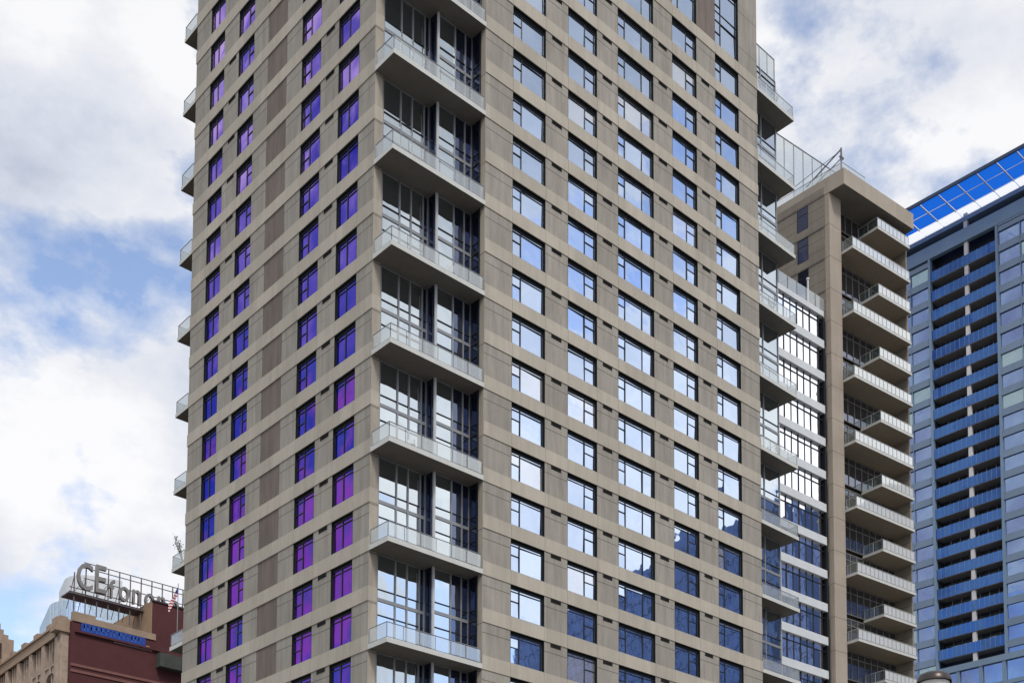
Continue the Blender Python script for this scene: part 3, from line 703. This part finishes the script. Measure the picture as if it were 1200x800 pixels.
for i in range(bays):
    s0 = .6+i*BW
    pi.box(s0, s0+1.0, -.2, .49, 0, zc0-.25)
    for j in range(3): pi.box(s0+1.0+.72*(j+1)+.2*j-.2, s0+1.0+.72*(j+1)+.2*j, .05, .48, zc0-3.4, zc0-.25)
    pi.box(s0+1.0, s0+BW, .1, .5, zc0-4.1, zc0-3.4); pi.box(s0+.9, s0+BW, -.05, .1, zc0-3.55, zc0-3.4)
    # arch below: ring of blocks
    cx = s0+1.0+(BW-1)/2; R_ = (BW-1)/2-.1; zc_ = zc0-4.2-R_
    for j in range(10):
        a0 = math.pi*j/10; a1 = math.pi*(j+1)/10
        x0, x1 = cx+R_*math.cos(a0), cx+R_*math.cos(a1); zz0, zz1 = zc_+R_*math.sin(a0), zc_+R_*math.sin(a1)
        bsi = len(ar.v)
        for y in (.02, .45):
            ar.v += [ar.P(x0, y, zz0), ar.P(x1, y, zz1), ar.P(x1, y, zc0-4.1), ar.P(x0, y, zc0-4.1)]
        for f in ((0, 1, 2, 3), (7, 6, 5, 4), (0, 4, 5, 1)): ar.f.append([bsi+q for q in f]); ar.mi.append(0)
    ar.box(cx-.25, cx+.25, -.08, .02, zc0-4.4, zc0-3.5)
    pi.box(cx-.12, cx+.12, .15, .45, 0, zc_+R_-.1); pi.box(s0+1, s0+BW, .12, .4, zc_-1.6, zc_-1.1); pi.box(s0+1, s0+BW, .12, .4, zc_-9.5, zc_-5)
pi.build('pilasters', M['stone'], ob); ar.build('arches', M['stone'], ob)
b = MB(FO, ax, ay); b.box(.2, 60, 1.2, 18, 0, zc0+.6); b.build('roof_block', M['tan'], ob)

# stepped tower further left
sb = thing('stepped_stone_building', 'brown stone building with stepped roofline at the far lower left edge', 'building')
a_ = at(18, 752, 172); c_ = at(-60, 752, 172)
def z_at(u, v): return at(u, v, 172).z
b = MB((a_.x, a_.y, 0)); K_ = 172/FPX
for (x0, x1, vt) in ((-34, -.2, 750), (-34, -.9, 745), (-34, -1.6, 740), (-34, -2.0, 733), (-34, -2.6, 725), (-34, -5, 719)):
    b.box(x0, x1, 0+.02*vt % .3, 9, 0, z_at(10, vt))
b.build('wall', M['tan'], sb)
b = MB((a_.x, a_.y, 0))
for i in range(7): b.box(-2.6-i*1.5, -1.9-i*1.5, -.12, -.01, z_at(10, 775), z_at(10, 757), 0)
b.build('window', M['sdark'], sb)

# rounded glass tower behind
gt = thing('curved_glass_building', 'pale blue curved glass building behind the rooftop letters', 'building')
WG = 230
g0 = at(62, 735, WG); g1 = at(175, 750, WG); zt_g = at(75, 697, WG).z; zt_h = at(90, 662, WG).z
d2 = Vector((1, -.25)).normalized()
m = MB((g0.x, g0.y, 0), (d2.x, d2.y), (-d2.y, d2.x))
def rounded(R_, L_, dpt, n=10):
    pts = []
    for i in range(n+1):
        a = math.pi/2*i/n; pts.append((R_-R_*math.cos(math.pi/2*0+a) if False else R_-R_*math.sin(math.pi/2-a), R_-R_*math.sin(a)))
    return pts+[(L_, 0), (L_, dpt), (0, dpt)]
m.poly(rounded(6, 40, 20), 0, zt_g); m.build('glass_wall', None or glass_wall('pale_curtain_glass', (.62, .74, .86), (.18, .26, .34), .55, .03), gt)
m = MB((g0.x, g0.y, 0), (d2.x, d2.y), (-d2.y, d2.x))
for i in range(30): m.box(6+i*1.15, 6.12+i*1.15, -.12, -.01, 0, zt_g)
for i in range(1, 8):
    a = math.pi/2*i/8; m.box(6-6*math.cos(a)-.05, 6-6*math.cos(a)+.07, 6-6*math.sin(a)-.12, 6-6*math.sin(a)+.02, 0, zt_g)
m.build('mullions', M['white'], gt)
m = MB((g0.x, g0.y, 0), (d2.x, d2.y), (-d2.y, d2.x)); pts = [(x+2.6, y+1) for x, y in rounded(5, 10, 12)]; m.poly(pts, zt_g, zt_h); m.build('penthouse', M['white'], gt)

# rooftop sign letters on a scaffold
sn = thing('rooftop_letters', 'large grey open letters on a steel scaffold above the maroon roof', 'sign')
ys_ = ym+3.2
M['steel'] = plain('scaffold_steel', (.14, .13, .14), .6, .2, 1, metal=.3)
M['letter'] = plain('letter_grey', (.22, .21, .21), .5, .12, 1)
def xs2(u, v): return hit(1, ys_, u, v)
A = xs2(88, 692); zb = A.z
W_ = xs2(215, 720).x-A.x
Hs = xs2(104, 658).z-zb
b = MB((A.x, ys_, 0))
for zz_ in (.0, .55, Hs*.5, Hs*.98, Hs*.82): b.box(-.6 if zz_ < 2 else 1.2, W_+4, .3, .38, zb+zz_-.06, zb+zz_+.04)
n_ = 12
for i in range(n_+1):
    x = 0+i*(W_+3)/n_; b.box(x-.06, x+.06, .28, .4, zb-2.5, zb+(Hs*.98 if i > 0 else Hs*.6)); b.rod((x, .35, zb+Hs*.5), (x, 2.6, zb-1.6), .05, 5)
    if i % 2 == 0 and i < n_: b.rod((x, .34, zb), (x+(W_+3)/n_, .34, zb+Hs*.5), .035, 5)
b.box(-.8, W_+4, 0, 2.5, zb-.35, zb-.2)
b.build('scaffold', M['steel'], sn)
xo = 0.0
for ch, sc, adv, dz in (('C', 1.0, 2.3, 0), ('E', 1.05, 2.1, .1), ('f', .8, 1.25, -.2), ('o', .95, 1.75, -.2), ('n', .95, 1.75, -.2), ('o', .95, 1.75, -.2), ('n', .95, 1.75, -.2), ('o', .95, 1.75, -.2)):
    text_obj(ch, 'letter', 3.6*sc*(1.35 if ch.isupper() else 1.2), M['letter'], (A.x+xo, ys_-.1, zb+.15+dz+.3), (1, 0), .22, sn, xs=.66); xo += adv
# flag
fl = thing('flag_on_pole', 'small red, white and blue flag on a slim pole above the scaffold', 'flag')
fp = at(208, 722, 152)
zf = at(209, 686, 152).z
b = MB(); b.rod((fp.x, fp.y, fp.z-3), (fp.x, fp.y, zf+.4), .05, 6); b.build('flagpole', M['alu'], fl)
M['flag'], n__, o__ = mat('flag_cloth')
bs = n__.nodes.new('ShaderNodeBsdfDiffuse'); g_ = n__.nodes.new('ShaderNodeNewGeometry'); s_ = n__.nodes.new('ShaderNodeSeparateXYZ'); n__.links.new(g_.outputs['Position'], s_.inputs[0])
st = nmath(n__, 'GREATER_THAN', nmath(n__, 'FRACT', nmath(n__, 'MULTIPLY', s_.outputs[2], 2.6)), .5)
cc = nmix(n__, st, (.75, .72, .74), (.42, .05, .07)); top = nmath(n__, 'GREATER_THAN', s_.outputs[2], zf-.9)
n__.links.new(nmix(n__, top, cc, (.04, .05, .22)), bs.inputs[0]); n__.links.new(bs.outputs[0], o__.inputs[0])
b = MB()
for i in range(6):
    x0 = -i*.2; x1 = -(i+1)*.2; dz0 = -i*.45; dz1 = -(i+1)*.45
    b.quad([(fp.x+x0, fp.y+.1*math.sin(i*1.3), zf-1.1+dz0), (fp.x+x1, fp.y+.1*math.sin(i*1.3+1.3), zf-1.1+dz1*.9), (fp.x+x1, fp.y+.1*math.sin(i*1.3+1.3), zf+dz1*.9), (fp.x+x0, fp.y+.1*math.sin(i*1.3), zf+dz0)])
b.build('flag_cloth', M['flag'], fl)

# ================================================================ balcony plants
M['leaf'] = plain('leaf', (.05, .085, .03), .7, .3, 4)
M['pot'] = plain('pot', (.10, .07, .05), .7, .2, 4)
def plant(x, y, z, h, r, label, n=90, seed=1):
    rr = random.Random(seed); t = thing('potted_plant', label, 'plant', (x, y, z), 'potted plants on balconies')
    p = MB((x, y, z)); 
    for i in range(8):
        a0 = 2*math.pi*i/8; a1 = 2*math.pi*(i+1)/8
        p.quad([(.17*math.cos(a0), .17*math.sin(a0), 0), (.17*math.cos(a1), .17*math.sin(a1), 0), (.24*math.cos(a1), .24*math.sin(a1), .4), (.24*math.cos(a0), .24*math.sin(a0), .4)])
    p.build('pot', M['pot'], t)
    s = MB((x, y, z)); l = MB((x, y, z))
    for i in range(7):
        a = rr.uniform(0, 6.28); e = (r*.7*math.cos(a), r*.7*math.sin(a), h*rr.uniform(.7, 1)); s.rod((0, 0, .35), e, .018, 5)
        for j in range(n//7):
            f = rr.uniform(.4, 1.05); c = Vector(e)*f + Vector((0, 0, .35*(1-f))) + Vector([rr.gauss(0, .1) for _ in range(3)])
            d = Vector([rr.gauss(0, 1), rr.gauss(0, 1), rr.gauss(-.2, .6)]).normalized()*rr.uniform(.1, .22); q = d.orthogonal().normalized()*.05
            l.quad([c-d*.5, c+q, c+d*.5, c-q])
    s.build('stem', M['pot'], t); l.build('foliage', M['leaf'], t)
plant(.55, 26.4, zk(9)+.3, 2.5, 1.0, 'leafy balcony plant rising above the glass guard at the left tower edge', 160, 3)
plant(39.8, .75, zk(-5)+.3, 2.0, .6, 'dark bushy plant behind the topmost right-hand balcony guard', 120, 5)

plant(39.0, .6, zk(1)+.3, 1.5, .5, 'leafy plant on the fourth right-hand balcony down of the tall beige tower', 120, 8)
plant(39.9, .7, zk(5)+.3, 1.7, .55, 'leafy plant on the sixth right-hand balcony down of the tall beige tower', 120, 9)
def patio_chair(x, y, z, rz, label):
    t = thing('patio_chair', label, 'chair', (x, y, z), 'patio chairs on the corner balconies')
    c, s_ = math.cos(rz), math.sin(rz); kw = dict(org=(x, y, z), ax=(c, s_), ay=(-s_, c))
    a = MB(**kw); a.box(-.25, .25, -.25, .25, .42, .46); a.build('seat', M['white'], t)
    a = MB(**kw); a.box(-.25, .25, .22, .26, .5, .92); a.build('backrest', M['white'], t)
    for px, py in ((-.22, -.22), (.22, -.22), (-.22, .235), (.22, .235)):
        a = MB(**kw); a.box(px-.02, px+.02, py-.02, py+.02, 0, .42 if py < 0 else .95); a.build('leg', M['frame'], t)
for k_, x_, rz_, lb in ((1, 3.0, .3, 'white patio chair behind the glass guard of the second full corner balcony from the top'), (5, 5.2, 2.4, 'white patio chair behind the glass guard of the fourth full corner balcony from the top'), (9, 2.2, -.6, 'white patio chair behind the glass guard of the sixth corner balcony from the top')):
    patio_chair(x_, .75, zk(k_)+.3, rz_, lb)
# ================================================================ street lamp near the camera
lp = at(1095, 808, 20); lt = at(1095, 786, 20).z
sl = thing('street_lamp', 'round-topped dark street lamp at the bottom right, in front of the blue tower', 'street lamp', (lp.x, lp.y, 0))
lo = (lp.x, lp.y, 0)
def lathe(m, prof, n=24, cx=0, cy=0):
    b0 = len(m.v)
    for r, z in prof:
        for i in range(n):
            a = 2*math.pi*i/n; m.v.append(m.P(cx+r*math.cos(a), cy+r*math.sin(a), z))
    for j in range(len(prof)-1):
        for i in range(n):
            q = (i+1) % n; m.f.append([b0+j*n+i, b0+j*n+q, b0+(j+1)*n+q, b0+(j+1)*n+i]); m.mi.append(0)
    return m
m = MB(lo); R_ = .27
prof = [(R_*1.02, lt-.19), (R_*1.04, lt-.17), (R_*.98, lt-.13)]+[(R_*.98*math.cos(a), lt-.13+.13*math.sin(a)) for a in [i*math.pi/2/8 for i in range(1, 9)]]
lathe(m, prof); m.build('lamp_head', plain('lamp_bronze', (.07, .06, .055), .35, .1, metal=.7), sl, True)
m = MB(lo); lathe(m, [(.01, lt-.4), (.15, lt-.38), (.22, lt-.3), (.24, lt-.19)]); m.build('lamp_globe', plain('lamp_lens', (.6, .6, .58), .3, .03), sl, True)
m = MB(lo); lathe(m, [(.16, 0), (.16, .5), (.09, .6), (.07, 3), (.055, lt-.4)]); m.build('pole', plain('pole_paint', (.06, .06, .06), .4, .1), sl, True)

# ================================================================ the office tower across the street (seen mirrored in the windows)
of = thing('office_tower', 'dark blue glass office block across the street, mirrored in the lower windows', 'building')
b = MB((137, -66, 0), (Vector((25, -92)).normalized().x, Vector((25, -92)).normalized().y), (Vector((92, 25)).normalized().x, Vector((92, 25)).normalized().y))
b.box(0, 105, 0, 40, 0, 100+CAMZ); b.build('wall', plain('office_glass', (.05, .12, .34), .3, .25, .08, spec=.5), of)
e1 = Vector((25, -92)).normalized(); e2 = Vector((92, 25)).normalized()
b = MB((137, -66, 0), (e1.x, e1.y), (e2.x, e2.y))
for i in range(26): b.box(0, 105, -.12, -.01, 3+i*3.8, 3.5+i*3.8)
for i in range(36): b.box(i*3, i*3+.22, -.16, -.121, 0, 100)
b.build('mullions', plain('office_mullion', (.08, .14, .32), .4, .1), of)
for o in bpy.data.objects:
    if '_loc' in o: del o['_loc']
